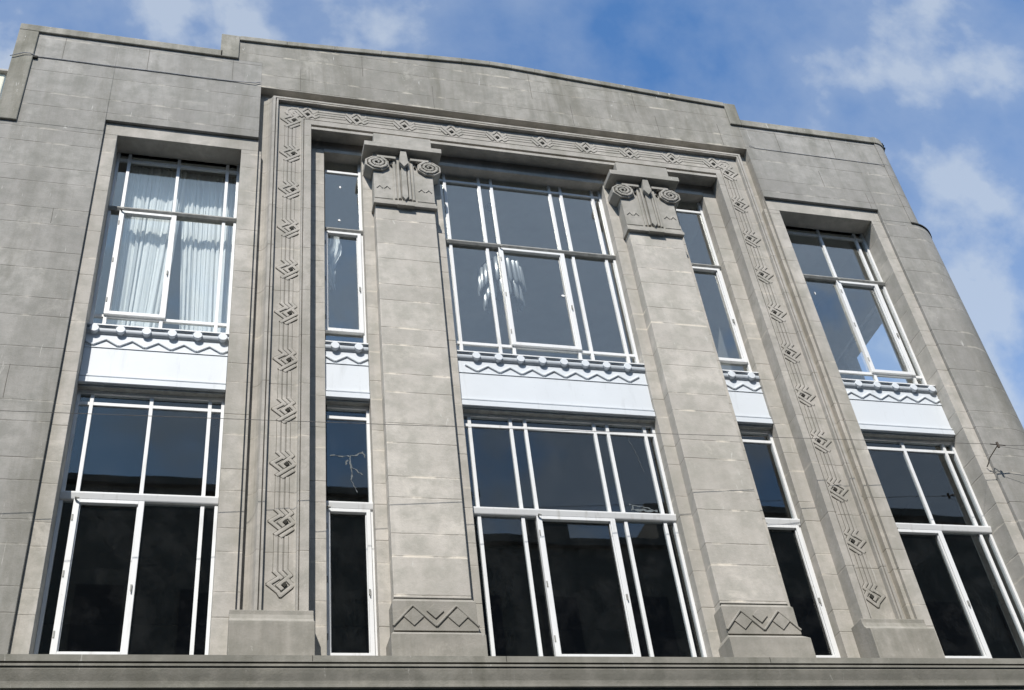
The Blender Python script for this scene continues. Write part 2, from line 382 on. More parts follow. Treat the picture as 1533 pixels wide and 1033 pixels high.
# piers and the frieze border: one profile swept up, over and down
prof = [(0, .30), (0, -.012), (.092, -.012), (.094, .012), (.103, .012), (.105, -.012), (.118, -.012), (.128, .03), (.150, .042), (.452, .042), (.454, -.016), (.476, -.016),
        (.480, .016), (.488, .016), (.492, -.016), (.524, -.016), (.532, .012), (.545, .05), (.57, .09), (.60, .115), (.645, .13), (.697, .13), (.698, 0.), (.699, .30)]
fz = MB(); nP = len(prof)
def at_path(s, k):
    x = 3.047 + s; z = 14.244 + s
    return [(-x, 6.0), (-x, z), (x, z), (x, 6.0)][k]
for k in range(3):
    for i in range(nP - 1):
        q = [(at_path(prof[i][0], k), prof[i][1]), (at_path(prof[i + 1][0], k), prof[i + 1][1]), (at_path(prof[i + 1][0], k + 1), prof[i + 1][1]), (at_path(prof[i][0], k + 1), prof[i][1])]
        fz.add([(a_[0], y, a_[1]) for a_, y in q], [(0, 1, 2, 3)])
frieze = fz.build('frieze', M_FRZ, BLD)
st = MB(); st.box(-3.044, 3.044, .055, .30, 14.16, 14.26); st.box(-3.044, 3.044, -.008, .055, 14.152, 14.203); st.build('step_moulding', M_PIER, frieze, bevel=.004)
# interlaced lozenge
def motif(last=False):
    """list of bars (p,q) in local u (across) and v (along), for the left pier; centre 0,0"""
    K = 1.07
    B = [((.043, .155), (.090, .100)), ((.090, .100), (-.024, -.010)), ((-.024, -.004), (.012, -.040)),
         ((-.005, .140), (.040, .092)), ((-.058, .135), (.006, .070)),
         ((-.018, .072), (-.112, .004)), ((-.112, .004), (-.022, -.075)),
         ((.072, .042), (.112, -.006)),]
    if not last:
        B += [((.112, -.006), (-.058, -.140)), ((.098, -.078), (-.006, -.160))]
    else:
        B += [((.112, -.006), (.0, -.112)), ((-.022, -.075), (.0, -.112))]
    return [((p[0] * K, p[1] * K), (q[0] * K, q[1] * K)) for p, q in B]
def loz(name, T, last=False, y=.042):
    b = MB(); gv = MB()
    for i, (p, q) in enumerate(motif(last)):
        P, Q = T(p), T(q); h = .0085 + .0004 * i
        d = (Vector(Q) - Vector(P)).normalized() * .012
        b.bar(tuple(Vector(P) - d), tuple(Vector(Q) + d), .0365, y - h, y + .002, ridge=.002)
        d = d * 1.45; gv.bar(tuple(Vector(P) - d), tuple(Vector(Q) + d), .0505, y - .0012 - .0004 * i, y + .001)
    o = b.build(name, M_FRZ, frieze); gv.build('shade_inlay', M_GROOVE_SHADE, frieze)  # dark strips beside the bars paint groove shade, nothing is cut in
    c = [T((.036 + dx, dz)) for dx, dz in ((0, .029), (.029, 0), (0, -.029), (-.029, 0))]
    h = MB().prism([tuple(k) for k in c], y - .0150, y + .001).build('hole_shade', M_DARK, frieze)  # proud dark chip painted as the shade inside a hole
    return o
def strip(p, q, y=.042):
    MB().bar(p, q, .0390, y - .0060, y + .002, ridge=.0015).build('fret_strip', M_FRZ, frieze)
    MB().bar(p, q, .0475, y - .0009, y + .001).build('shade_inlay', M_GROOVE_SHADE, frieze)  # wider dark strip below, painting a shaded groove on both sides
ZS = [14.365 - .7195 * i for i in range(11)]; ZS[0] = 14.35
for s in (-1, 1):
    cx = s * 3.318
    T0 = lambda z: (lambda p: (cx + (-s) * p[0] , z + p[1]))
    for i, z in enumerate(ZS):
        # s=-1: u to the right of the picture is +x
        T = (lambda z: (lambda p: (cx + (p[0] if s < 0 else -p[0]), z + p[1])))(z)
        loz('lozenge', T, last=(i == 10))
        if i < 10:
            zt, zb_ = z - .165, ZS[i + 1] + .150
            for k, u in enumerate((-.058, -.005, .048)):
                uu = u if s < 0 else -u
                strip((cx + uu, zt + (.02 if k < 1 else .0)), (cx + uu, zb_ - (.012 if k == 0 else 0)))
XS = [(-4.5 + i) * .6865 for i in range(10)]
zc = 14.553
for i, x in enumerate(XS):
    T = (lambda x: (lambda p: (x + p[1] * .95, zc - p[0] * .95)))(x)
    loz('lozenge', T)
    if i < 9:
        for u in (-.055, -.005, .046): strip((x + .150, zc - u), (XS[i + 1] - .155, zc - u))
for s in (-1, 1):
    for k, u in enumerate((-.058, -.005, .048)):
        xo = s * 3.318 + (u if s < 0 else -u); zo = zc - u
        b = MB()
        for p, q in (((xo, 14.46), (xo, zo - .05)), ((xo, zo - .05), (xo - s * .05, zo)), ((xo - s * .05, zo), (s * 3.225, zo))):
            b.bar(p, q, .0375, .0355, .044, ridge=.0015)
        b.build('corner_fret', M_FRZ, frieze)
# pier bases
for s in (-1, 1):
    b = MB()
    pr = [(-.15, 6.0), (-.15, 6.66), (-.148, 6.69), (-.125, 6.705), (-.085, 6.72), (-.05, 6.76), (-.035, 6.81), (-.035, 6.86), (.25, 6.86), (.25, 6.0)]
    b.prism_x(pr, s * 3.000, s * 3.80)
    b.build('pier_base', M_BASE, BLD, bevel=.008)
# pilasters
def oct_(cx, cz, rx, rz, n=8, ph=.5):
    return [(cx + rx * math.cos((i + ph) * 2 * math.pi / n), cz + rz * math.sin((i + ph) * 2 * math.pi / n)) for i in range(n)]
for s in (-1, 1):
    cx = s * 1.79; hw = .402
    pr_ = MB().box(cx - hw, cx + hw, .04, WD, 6.0, 12.95).build('pilaster', M_PIL, BLD, bevel=.008)
    # base
    b = MB()
    b.box(cx - .475, cx + .475, -.11, .3, 6.0, 6.585)
    v = [(cx - .475, -.11), (cx + .475, -.11), (cx + .44, -.03), (cx - .44, -.03)]
    b.add([(cx - .475, -.11, 6.585), (cx + .475, -.11, 6.585), (cx + .475, .25, 6.585), (cx - .475, .25, 6.585), (cx - .435, -.01, 6.655), (cx + .435, -.01, 6.655), (cx + .435, .25, 6.655), (cx - .435, .25, 6.655)],
          [(0, 1, 5, 4), (1, 2, 6, 5), (2, 3, 7, 6), (3, 0, 4, 7), (4, 5, 6, 7)])
    b.box(cx - .43, cx + .43, -.01, .25, 6.65, 6.99)
    b.add([(cx - .43, -.01, 6.99), (cx + .43, -.01, 6.99), (cx + .43, .2, 6.99), (cx - .43, .2, 6.99), (cx - .405, .02, 7.03), (cx + .405, .02, 7.03), (cx + .405, .2, 7.03), (cx - .405, .2, 7.03)],
          [(0, 1, 5, 4), (1, 2, 6, 5), (2, 3, 7, 6), (3, 0, 4, 7), (4, 5, 6, 7)])
    b.build('pilaster_base', M_BASE, pr_, bevel=.004)
    MB().box(cx - .403, cx + .403, .036, .06, 7.028, 7.056).build('gap_shade', M_DARK, pr_)  # dark strip painted as the shade of the groove under the shaft
    z = MB()
    xl = cx - .43; P = [(xl - .005, 6.72), (xl + .20, 6.945), (xl + .43, 6.72), (xl + .645, 6.945), (xl + .865, 6.72)]
    z.prism([(xl, 6.662)] + [(max(xl, min(xl + .86, a_)), b_) for a_, b_ in P] + [(xl + .86, 6.662)], -.030, -.008)
    for a_, b_ in ((P[0], P[1]), (P[1], P[2]), (P[2], P[3]), (P[3], P[4])):
        z.bar((a_[0], a_[1] - .012), (b_[0], b_[1] - .012), .022, -.046, -.012, ridge=.004)
    for px in (xl + .205, xl + .655): z.bar((px - .052, 6.806 - .047), (px + .052, 6.806 + .047), .145, -.040, -.012, ridge=.005) if False else z.prism([(px, 6.712), (px + .1, 6.808), (px, 6.905), (px - .1, 6.808)], -.042, -.012)
    z.prism([(xl + .43, 6.80), (xl + .52, 6.885), (xl + .43, 6.965), (xl + .34, 6.885)], -.024, -.008)
    z.build('zigzag', M_BASE, pr_, bevel=.003)
    # capital
    cap = MB()
    cap.box(cx - .412, cx + .412, .02, WD, 12.90, 13.86)
    cap.box(cx - .430, cx + .430, -.012, .25, 12.800, 12.855)
    cap.box(cx - .422, cx + .422, .002, .25, 12.855, 12.905)
    capo = cap.build('capital', M_CAP, pr_, bevel=.006)
    ab = MB()
    ab.box(cx - .540, cx + .540, -.10, .30, 13.845, 13.935)
    ab.box(cx - .405, cx + .405, -.07, .30, 13.935, 14.150)
    ab.build('abacus', M_CAP, pr_, bevel=.006)
    for q in (-1, 1):
        vx = cx + q * .362; vz = 13.592
        o_ = MB().prism(oct_(vx, vz, .176, .142), -.018, .36)
        o_.prism([(cx + q * .10, 13.70), (vx, 13.70), (vx, 13.745), (cx + q * .10, 13.745)], -.03, .1)
        o_.build('volute', M_CAP, pr_, bevel=.006)
        MB().prism(oct_(vx, vz, .152, .120), -.0205, -.01).build('shade_inlay', M_GROOVE_SHADE, pr_)  # dark plate under the scroll, painting the shade between its turns
        sp = MB(); R0 = .150; pts = []
        for k in range(0, 20):
            rr = R0 * (1 - k / 21.5); a_ = math.pi / 8 + q * 0 + (math.pi / 4) * k
            pts.append((vx + q * rr * math.cos(math.pi / 2 + a_) * -1 * -1, vz + rr * .79 * math.sin(math.pi / 2 + a_)))
        for i_, (a_, b_) in enumerate(zip(pts[:-1], pts[1:])): sp.bar(a_, b_, .034 if i_ < 14 else .028, -.036 - .0003 * i_, -.015, ridge=.004)
        sp.build('scroll', M_CAP, pr_)
        # uprights, edge mouldings, small chevrons
        u = MB()
        for k, (dx, wv, h) in enumerate(((.072, .034, .034), (.122, .034, .020))):
            u.bar((cx + q * dx, 12.93 + .0 * k), (cx + q * dx, 13.70), wv, .02 - h, .03, ridge=.006)
        u.bar((cx + q * .17, 12.93), (cx + q * .41, 12.93), .02, .006, .03, ridge=.004)
        for k in range(2):
            x = cx + q * (.235 + k * .10)
            u.bar((x - .04, 13.13), (x, 13.18), .012, .010, .03, ridge=.003); u.bar((x, 13.18), (x + .04, 13.13), .012, .009, .03, ridge=.003)
        u.build('fluting', M_CAP, pr_)
        for dx, dz in ((.188, 13.665), (.165, 13.60)):
            y_ = -.032 if dx > .17 else -.004
            MB().box(cx + q * dx - .013, cx + q * dx + .013, y_, .02, dz - .013, dz + .013).build('hole_shade', M_DARK, pr_)  # raised dark squares painted as shaded holes
    k_ = MB()
    k_.prism([(cx - .040, 13.83), (cx + .040, 13.83), (cx + .062, 13.60), (cx, 13.51), (cx - .062, 13.60)], -.075, .03)
    k_.prism([(cx - .034, 13.54), (cx + .034, 13.54), (cx + .040, 12.965), (cx, 12.90), (cx - .040, 12.965)], -.028, .03)
    k_.box(cx - .115, cx + .115, -.035, .05, 12.782, 12.812)
    k_.build('arrow_ornament', M_CAP, pr_, bevel=.004)
# cornice above the shop
cn = MB()
pr = [(WD, 6.225), (-.40, 6.222), (-.40, 6.160), (-.368, 6.158), (-.368, 6.146), (-.392, 6.144), (-.392, 6.122), (-.376, 6.120), (-.380, 6.10), (-.370, 6.06), (-.352, 6.00), (-.348, 5.965), (-.362, 5.962), (-.362, 5.935), (-.315, 5.930),
      (-.315, 5.915), (-.33, 5.91), (-.33, 5.885), (-.12, 5.88), (-.12, 5.60), (WD, 5.60)]
cn.prism_x(pr, -9.2, 8.2)
bcorn = cn.build('cornice', M_CORN, BLD)
for x in (-3.05, -1.22, 1.55, 4.6):
    MB().box(x - .003, x + .003, -.4015, -.39, 6.165, 6.221).build('mortar_joint', M_DARK, bcorn)
# shop storey below, piers and fascia
gs = MB()
for x0, x1 in ((-9.2, -8.2), (-4.0, -3.0), (3.0, 4.0), (6.2, 7.0)): gs.box(x0, x1, -.1, WD, 0, 4.4)
gs.box(-9.2, 7.0, -.1, WD, 4.4, 5.60); gs.box(-9.2, 7.0, -.06, WD, -.02, .45)
gs.build('shop_wall', M_BASE, BLD)
for x0, x1 in ((-8.2, -4.0), (-3.0, 3.0), (4.0, 6.2)):
    b = MB(); n = max(2, int((x1 - x0) / 1.5))
    for k in range(n + 1):
        x = x0 + (x1 - x0) * k / n; b.box(max(x0, x - .04), min(x1, x + .04), .10, .18, .45, 4.4)
    b.box(x0, x1, .102, .178, 3.3, 3.38); o = b.build('shop_window', M_SHOP, BLD)
    MB().box(x0, x1, .135, .145, .45, 4.4).build('pane', M_GLASS_L, o)
# rest of the body: side, back, roof
bd = MB()
bd.box(-9.2, -9.0, WD, 9, 0, 13.6); bd.box(-6.98, -6.8, WD, 9, 13.6, 15.4); bd.box(-9.0, -6.8, WD, 9, 13.5, 13.6)
XR = XW + RL
bd.box(XR - .25, XR, .9, 9, 0, 10.9); bd.box(XR - .25, XR - .01, .9, 1.0, 10.9, 13.5); bd.box(XR - .25, XR, 3.1, 9, 10.9, 13.5); bd.box(XR - .25, XR, .9, 9, 13.5, 13.62)
bd.box(XW + RU - .25, XW + RU, .9, 9, 13.62, 15.4)
bd.box(-9.2, XR, 8.8, 9.0, 0, 15.4)
bd.box(-6.9, XW + RU - .1, WD, 8.9, 14.9, 15.0)
bd.build('side_and_rear_walls', M_WALL, BLD)
# interior shells
rm = MB()
def room(b, x0, x1, y0, y1, z0, z1, skip=()):
    tks = .05
    if 'f' not in skip: b.box(x0, x1, y0, y1, z0 - tks, z0)
    b.box(x0, x1, y0, y1, z1, z1 + tks); b.box(x0, x1, y1, y1 + tks, z0, z1)
    if 'l' not in skip: b.box(x0 - tks, x0, y0, y1, z0, z1)
    if 'r' not in skip: b.box(x1, x1 + tks, y0, y1, z0, z1)
room(rm, -6.4, -3.35, .47, 6.5, 10.35, 14.3)
room(rm, -3.25, 3.25, .47, 6.5, 10.35, 14.3)
room(rm, 3.35, 6.1, .47, 6.5, 10.35, 14.3, skip=('r',))
rm.box(6.1, 6.15, .47, 1.05, 10.35, 14.3); rm.box(6.1, 6.15, 3.0, 6.5, 10.35, 14.3); rm.box(6.1, 6.15, 1.05, 3.0, 10.35, 10.95); rm.box(6.1, 6.15, 1.05, 3.0, 13.1, 14.3)
rm.build('upper_room', M_ROOM, BLD)
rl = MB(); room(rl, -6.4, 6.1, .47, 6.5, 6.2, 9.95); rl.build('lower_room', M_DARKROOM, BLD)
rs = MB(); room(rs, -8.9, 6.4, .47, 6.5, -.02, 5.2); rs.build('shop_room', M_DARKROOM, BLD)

# ------------------------------------------------------------------ windows
GY = .362; RG = random.Random(4)
def window(x0, x1, z0, z1, tz, bars, hbars, case, head, upper, side=0):
    """bars: glazing bar x; hbars: horizontal bar z; case: (x0,x1,z0,z1) of the opening casement; tz: transom (z0,z1)"""
    f = MB(); fy0, fy1 = .335, .40
    f.box(x0, x0 + (.035 if x1 - x0 > 1 else .010), fy0, fy1, z0, z1); f.box(x1 - .035, x1, fy0, fy1, z0, z1)
    f.box(x0 + .035, x1 - .035, fy0, fy1, z1 - .04, z1); f.box(x0 + .035, x1 - .035, fy0, fy1, z0, z0 + .035)
    for x in bars:
        cut = [(z0 + .035, z1 - .04)]
        f.box(x - .020, x + .020, fy0 + .006, fy1 - .01, z0 + .035, tz[0]); f.box(x - .020, x + .020, fy0 + .006, fy1 - .01, tz[1], z1 - .04)
    for z in hbars:
        f.box(x0 + .035, x1 - .035, fy0 + .010, fy1 - .014, z - .021, z + .021)
    fo = f.build('window', M_PAINT, BLD, bevel=.003)
    tr_ = MB()
    tr_.prism_x([(.40, tz[0]), (.322, tz[0]), (.315, tz[0] + .012), (.300, tz[1] - .028), (.300, tz[1] - .010), (.34, tz[1]), (.40, tz[1])], x0, x1)
    tr_.build('transom', M_PAINT if not upper else M_TRAN, fo, bevel=.003)
    c0, c1, d0, d1 = case; k = MB(); a0, a1 = .312, .372
    wst = .060 if x1 - x0 > 1 else .044
    k.box(c0, c0 + wst, a0, a1, d0, d1); k.box(c1 - wst, c1, a0, a1, d0, d1)
    k.box(c0 + wst, c1 - wst, a0, a1, d1 - .038, d1); k.box(c0 + wst, c1 - wst, a0, a1, d0, d0 + .05)
    # glazing bead inside the sash
    for (q0, q1, r0, r1) in ((c0 + wst, c0 + wst + .010, d0 + .05, d1 - .038), (c1 - wst - .010, c1 - wst, d0 + .05, d1 - .038)):
        k.box(q0, q1, a0 + .022, a1 - .01, r0, r1)
    k.build('casement', M_PAINT, fo, bevel=.004)
    for hz in (d0 + .22, (d0 + d1) / 2, d1 - .22):
        MB().box(c0 + .004, c0 + .020, a0 - .006, a0 + .004, hz - .035, hz + .035).build('hinge', M_TRAN, fo)
    hd = MB(); zc_ = d0 + (d1 - d0) * .42; hd.box(c1 - .045, c1 - .025, a0 - .012, a0 + .002, zc_ - .03, zc_ + .03); hd.box(c1 - .040, c1 - .030, a0 - .022, a0 - .010, zc_ - .05, zc_ + .02)
    hd.build('catch', M_TRAN, fo)
    g = MB(); xs = [x0 + .03] + sorted(bars) + [x1 - .03]
    hz_ = [z for z in hbars if z > tz[1]]; lz_ = [z for z in hbars if z < tz[0]]
    for rows in ([z0 + .03] + lz_ + [tz[0] + .01], [tz[1] - .01] + hz_ + [z1 - .035]):
        for ra, rb in zip(rows[:-1], rows[1:]):
            for xa_, xb_ in zip(xs[:-1], xs[1:]):
                ax, az = RG.uniform(-.0035, .0035), RG.uniform(-.0025, .0025); hx, hz2 = (xb_ - xa_) / 2, (rb - ra) / 2
                ys = [GY + ax * a_ * hx + az * b_ * hz2 for a_, b_ in ((-1, -1), (1, -1), (1, 1), (-1, 1))]
                cs = [(xa_, ra), (xb_, ra), (xb_, rb), (xa_, rb)]
                g.add([(cx_, y_, cz_) for (cx_, cz_), y_ in zip(cs, ys)] + [(cx_, y_ + .004, cz_) for (cx_, cz_), y_ in zip(cs, ys)],
                      [(0, 1, 2, 3), (7, 6, 5, 4), (0, 4, 5, 1), (1, 5, 6, 2), (2, 6, 7, 3), (3, 7, 4, 0)])
    g.build('pane', M_GLASS_U if upper else M_GLASS_L, fo)
    h = MB(); h.tube([(c0 + .02, .31, tz[0] - .01), (c0 + .02, .282, tz[0] + .005), (c0 + .05, .275, tz[0] - .012)], [.010, .013, .009]); h.build('stay_hook', M_TRAN, fo)
    return fo
LZ0, LZ1 = 6.50, 9.665; UZ0, UZ1 = 10.53, 13.66
LT, UT = (8.250, 8.345), (12.515, 12.580)
def side_bars(s): return [s * 4.118, s * 4.745, s * 5.37]
for s in (-1, 1):
    xa, xb = sorted((s * SI, s * SO))
    left = sorted(side_bars(s)); cl = (left[0] - .02, left[1] + .045)
    window(xa, xb, LZ0, LZ1, LT, left, [9.495], (cl[0], cl[1], 6.535, LT[0]), 0, False)
    cu = cl if s < 0 else (left[1] - .045, left[2] + .02)
    window(xa, xb, UZ0, UZ1, UT, left, [10.775, 13.50], (cu[0], cu[1], 10.78, UT[0]), 0, True)
CB = [-1.130, -.622, -.440, .440, .610, 1.10]
window(-1.236, 1.236, LZ0, LZ1, LT, CB, [9.495], (-.47, .47, 6.535, LT[0]), 0, False)
window(-1.236, 1.236, UZ0, 13.99, UT, CB, [10.775, 13.80], (-.47, .47, 10.78, UT[0]), 0, True)
for s in (-1, 1):
    xa, xb = sorted((s * 2.323, s * 2.846))
    window(xa, xb, LZ0, LZ1, LT, [], [9.495], (xa + .008, xb - .030, 6.535, LT[0]), 0, False)
    window(xa, xb, UZ0, 13.99, UT, [], [13.72], (xa + .008, xb - .030, 10.78, UT[0]), 0, True)
# ------------------------------------------------------------------ spandrels
def spandrel(x0, x1, discs):
    b = MB(); b.box(x0, x1, .245, .44, 9.69, 10.505); b.box(x0, x1, .222, .26, 9.70, 9.772); b.box(x0, x1, .228, .26, 9.79, 9.812)
    o = b.build('spandrel_panel', M_SPAN, BLD, bevel=.003)
    g = MB(); g.box(x0, x1, .26, .40, 9.663, 9.70); g.build('weather_strip', M_TRAN, o)
    r = MB(); pr = [(.30, 10.405)] + [(.245 - .034 * math.cos(a_), 10.448 + .043 * math.sin(a_)) for a_ in [(-90 + i * 15) * math.pi / 180 for i in range(13)]] + [(.30, 10.492)]
    r.prism_x(pr, x0, x1); r.box(x0, x1, .212, .36, 10.494, 10.506); r.build('roll_moulding', M_RAIL, o, smooth=True)
    q = MB(); q.prism_x([(.40, 10.508), (.200, 10.508), (.200, 10.524), (.36, 10.538), (.40, 10.538)], x0, x1); q.build('window_sill', M_PAINT, o)
    for x in discs:
        d = MB(); n = 20; pts = [(x + .052 * math.cos(2 * math.pi * i / n), 10.452 + .051 * math.sin(2 * math.pi * i / n)) for i in range(n)]
        d.prism(pts, .188, .25); d.build('disc', M_SPAN, o, bevel=.005, smooth=True)
    z = MB(); st_ = .283
    xs = sorted(discs); pts = []
    for i, x in enumerate(xs): pts += [(x - st_ / 2, 10.333), (x, 10.243)]
    pts += [(xs[-1] + st_ / 2, 10.333)]
    cl = []
    for (a_, b_) in zip(pts[:-1], pts[1:]):
        p_, q_ = Vector(a_), Vector(b_)
        if q_.x <= x0 + .01 or p_.x >= x1 - .01: continue
        if p_.x < x0 + .006: p_ = p_.lerp(q_, (x0 + .006 - p_.x) / (q_.x - p_.x))
        if q_.x > x1 - .006: q_ = p_.lerp(q_, (x1 - .006 - p_.x) / (q_.x - p_.x))
        z.bar(tuple(p_), tuple(q_), .026, .226 + .0012 * (len(cl) % 2), .25, ridge=.004); cl.append(1)
    z.build('zigzag_moulding', M_SPAN, o)
    l = MB().box(x0, x1, .236, .25, 10.206, 10.216).build('string_line', M_SPAN, o)
    return o
for s in (-1, 1):
    xa, xb = sorted((s * (SI + .002), s * (SO - .002)))
    spandrel(xa, xb, [s * 4.739 + (i - 2.5) * .2835 for i in range(6)])
    xa, xb = sorted((s * 2.327, s * 2.843)); spandrel(xa, xb, [s * 2.585 - .1415, s * 2.585 + .1415])
spandrel(-1.233, 1.233, [(i - 3.5) * .2835 for i in range(8)])

# ------------------------------------------------------------------ things in the rooms
def curtain(label, xt0, xt1, xb0, xb1, zt, zb, y, folds, seed, pinch=None):
    rnd = random.Random(seed); nu, nv = 130, 26; v = []; f = []
    ph = [rnd.uniform(0, 6.3) for _ in range(5)]
    for j in range(nv + 1):
        tt = j / nv; z = zt + (zb - zt) * tt
        xa = xt0 + (xb0 - xt0) * tt; xb = xt1 + (xb1 - xt1) * tt ** 1.3
        for i in range(nu + 1):
            u = i / nu; a_ = u * folds * 2 * math.pi + .8 * math.sin(tt * 3 + ph[0] + u * 4) + 1.3 * math.sin(u * 9 + ph[1]) + .8 * math.sin(u * 23 + ph[4])
            amp = (.018 + .024 * tt) * (.55 + .45 * math.sin(u * 13 + ph[2] + tt * 1.5))
            v.append((xa + (xb - xa) * u + .008 * math.sin(a_ * 2 + ph[2]), y + amp * math.sin(a_) + .012 * math.sin(a_ * 2.3 + ph[3] + tt), z + .01 * math.sin(a_)))
    for j in range(nv):
        for i in range(nu):
            k = j * (nu + 1) + i; f.append((k, k + 1, k + nu + 2, k + nu + 1))
    o = MB().add(v, f).build('curtain', M_CLOTH, None, smooth=True)
    md = o.modifiers.new('thickness', 'SOLIDIFY'); md.thickness = .002
    return tag(o, label, 'curtain', 'curtains in the upper left window')
curtain('white pleated curtain drawn to the left side of the upper left window', -5.40, -4.645, -5.38, -4.76, 13.62, 10.55, .56, 9, 3)
curtain('white pleated curtain hanging on the right side of the upper left window', -4.69, -3.93, -4.53, -3.93, 13.62, 10.55, .58, 10, 5)
# chandelier
ch = empty('chandelier', (-.20, 1.2, 12.2))
tag(ch, 'chandelier of white glass tubes hanging behind the upper centre window', 'chandelier')
def local(mb, name, material, parent, off):
    o = mb.build(name, material, parent, smooth=True); o.matrix_parent_inverse = Matrix.Translation(Vector(off)).inverted(); return o
CX, CY = -.20, 1.2
b = MB().tube([(CX, CY, 14.28), (CX, CY, 12.95)], .012); b.tube([(CX, CY, 12.99), (CX, CY, 12.94)], [.10, .30], 20); b.tube([(CX, CY, 12.64), (CX, CY, 12.60)], [.27, .26], 20); b.tube([(CX, CY, 14.30), (CX, CY, 14.24)], [.09, .05], 14)
local(b, 'stem', M_METAL, ch, (CX, CY, 12.2))
for ring, (r_, zt, zb_, n) in enumerate(((.30, 12.93, 12.52, 22), (.25, 12.58, 12.24, 15))):
    for i in range(n):
        a_ = 2 * math.pi * (i + .5 * ring) / n; x, y = CX + r_ * math.cos(a_), CY + r_ * math.sin(a_)
        dz = random.uniform(-.04, .04); ln_ = random.uniform(-.05, .05)
        t_ = MB().tube([(x, y, zt + dz), (x, y, zt + dz - .03), (x * 1.0 + .02 * math.cos(a_), y, zb_ + ln_ + .05), (x + .035 * math.cos(a_), y, zb_ + ln_)], [.014, .036, .030, .008], 8)
        local(t_, 'glass_tube', M_TUBE, ch, (CX, CY, 12.2))
# crumpled net hanging behind the upper narrow window
nb = MB(); rnd = random.Random(11); pts = []
nu, nv = 10, 22; v = []; f = []
for j in range(nv + 1):
    tt = j / nv; wv = .035 + .075 * math.sin(tt * math.pi) * (1.3 - tt) + .02 * rnd.random()
    for i in range(nu + 1):
        u = i / nu - .5; v.append((-2.66 + wv * 1.7 * u + .03 * math.sin(tt * 7) - .05 * tt, .66 + .04 * math.sin(u * 14 + tt * 6), 12.86 - 1.05 * tt + .02 * math.sin(u * 20)))
for j in range(nv):
    for i in range(nu):
        k = j * (nu + 1) + i; f.append((k, k + 1, k + nu + 2, k + nu + 1))
o = nb.add(v, f).build('net_drape', M_CLOTH, None, smooth=True); md = o.modifiers.new('thickness', 'SOLIDIFY'); md.thickness = .003
tag(o, 'crumpled strip of white net hanging behind the upper narrow window left of the centre', 'drape')
# small white spots on the upper panes
def spot(label, x, z, w_, h_, y=.3605, rot=.3):
    pts = [(x + w_ * math.cos(a_ * math.pi / 3.5 + rot) * random.uniform(.7, 1.1), z + h_ * math.sin(a_ * math.pi / 3.5 + rot) * random.uniform(.7, 1.1)) for a_ in range(7)]
    o = MB().prism(pts, y - .0045, y).build('white_spot', M_PAINT, None); return tag(o, label, 'paper scrap')
spot('small white scrap stuck high on the narrow upper window left of the centre', -2.61, 13.43, .018, .026)
spot('white scrap just above the transom of the narrow upper window left of the centre', -2.63, 12.78, .022, .022)
spot('narrow white scrap on the lower part of the upper right window', 4.29, 12.25, .010, .032)
spot('white paper scrap against the casement bar of the upper centre window', .36, 11.75, .030, .022)
# peeling film on the lower panes
def film(label, strokes, seed):
    rnd = random.Random(seed); b = MB()
    for (p, q, w_) in strokes:
        p, q = Vector(p), Vector(q); n = 9; prev = p
        for i in range(1, n + 1):
            c = p.lerp(q, i / n) + Vector((rnd.uniform(-.012, .012), rnd.uniform(-.012, .012)))
            b.bar(tuple(prev), tuple(c), w_ * rnd.uniform(.25, 1.1), .3595 - .0006 * rnd.random(), .3612); prev = c
    o = b.build('peeling_film', plain('film_' + str(seed), (.13, .15, .16), .6, .2, 40), None); return tag(o, label, 'peeling film')
film('branching white peeling film on the lower narrow window left of the centre',
     [((-2.78, 8.97), (-2.50, 8.98), .016), ((-2.50, 8.99), (-2.40, 9.04), .018), ((-2.55, 8.98), (-2.545, 8.66), .020), ((-2.54, 8.83), (-2.42, 8.72), .014), ((-2.545, 8.66), (-2.48, 8.50), .010), ((-2.58, 8.92), (-2.60, 8.86), .02), ((-2.42, 9.04), (-2.385, 8.97), .014)], 21)
film('crinkled white film at the foot of a pane above the lower centre window transom',
     [((.72, 8.42), (1.05, 8.40), .03), ((.70, 8.48), (.95, 8.44), .02), ((.72, 8.40), (.75, 8.46), .02)], 22)
film('faint slanting white scratch on the upper right pane of the lower centre window', [((.86, 9.46), (.93, 9.2), .006), ((.93, 9.2), (.98, 8.95), .004)], 24)

# ------------------------------------------------------------------ cables
cb = empty('lightning_conductor', (-7.0, -.02, 14.97)); tag(cb, 'thin pale conduit clipped under the left parapet, from corner to frieze', 'conduit')
r1 = MB(); pts = [(-7.02, -.045, 14.87), (-6.98, -.055, 14.885), (-6.86, -.052, 14.965), (-6.78, -.048, 14.975)] + [(-6.7 + i * .2, -.008 + random.uniform(-.002, .001), 14.972 + .003 * math.sin(i) + .0008 * i) for i in range(14)] + [(-3.93, -.018, 14.985), (-3.83, -.02, 14.99), (-3.76, -.018, 15.03)]
o = r1.tube(pts, .0065, 6).build('conduit', M_PIPE, cb, smooth=True); o.matrix_parent_inverse = Matrix.Translation(Vector((-7.0, -.02, 14.97))).inverted()
o = MB().box(-6.745, -6.69, -.03, 0, 14.925, 14.965).build('clip', M_DARK, cb); o.matrix_parent_inverse = Matrix.Translation(Vector((-7.0, -.02, 14.97))).inverted()
r2 = MB(); pts = [(3.80, -.016, 15.03)] + [(3.9 + i * .2, -.006, 14.985 - .001 * i) for i in range(12)] + [(6.2, -.02, 14.96)]
o = r2.tube(pts, .0045, 6).build('roof_cable', M_PIPE, None, smooth=True); tag(o, 'thin grey cable fixed to the wall under the right parapet', 'cable')
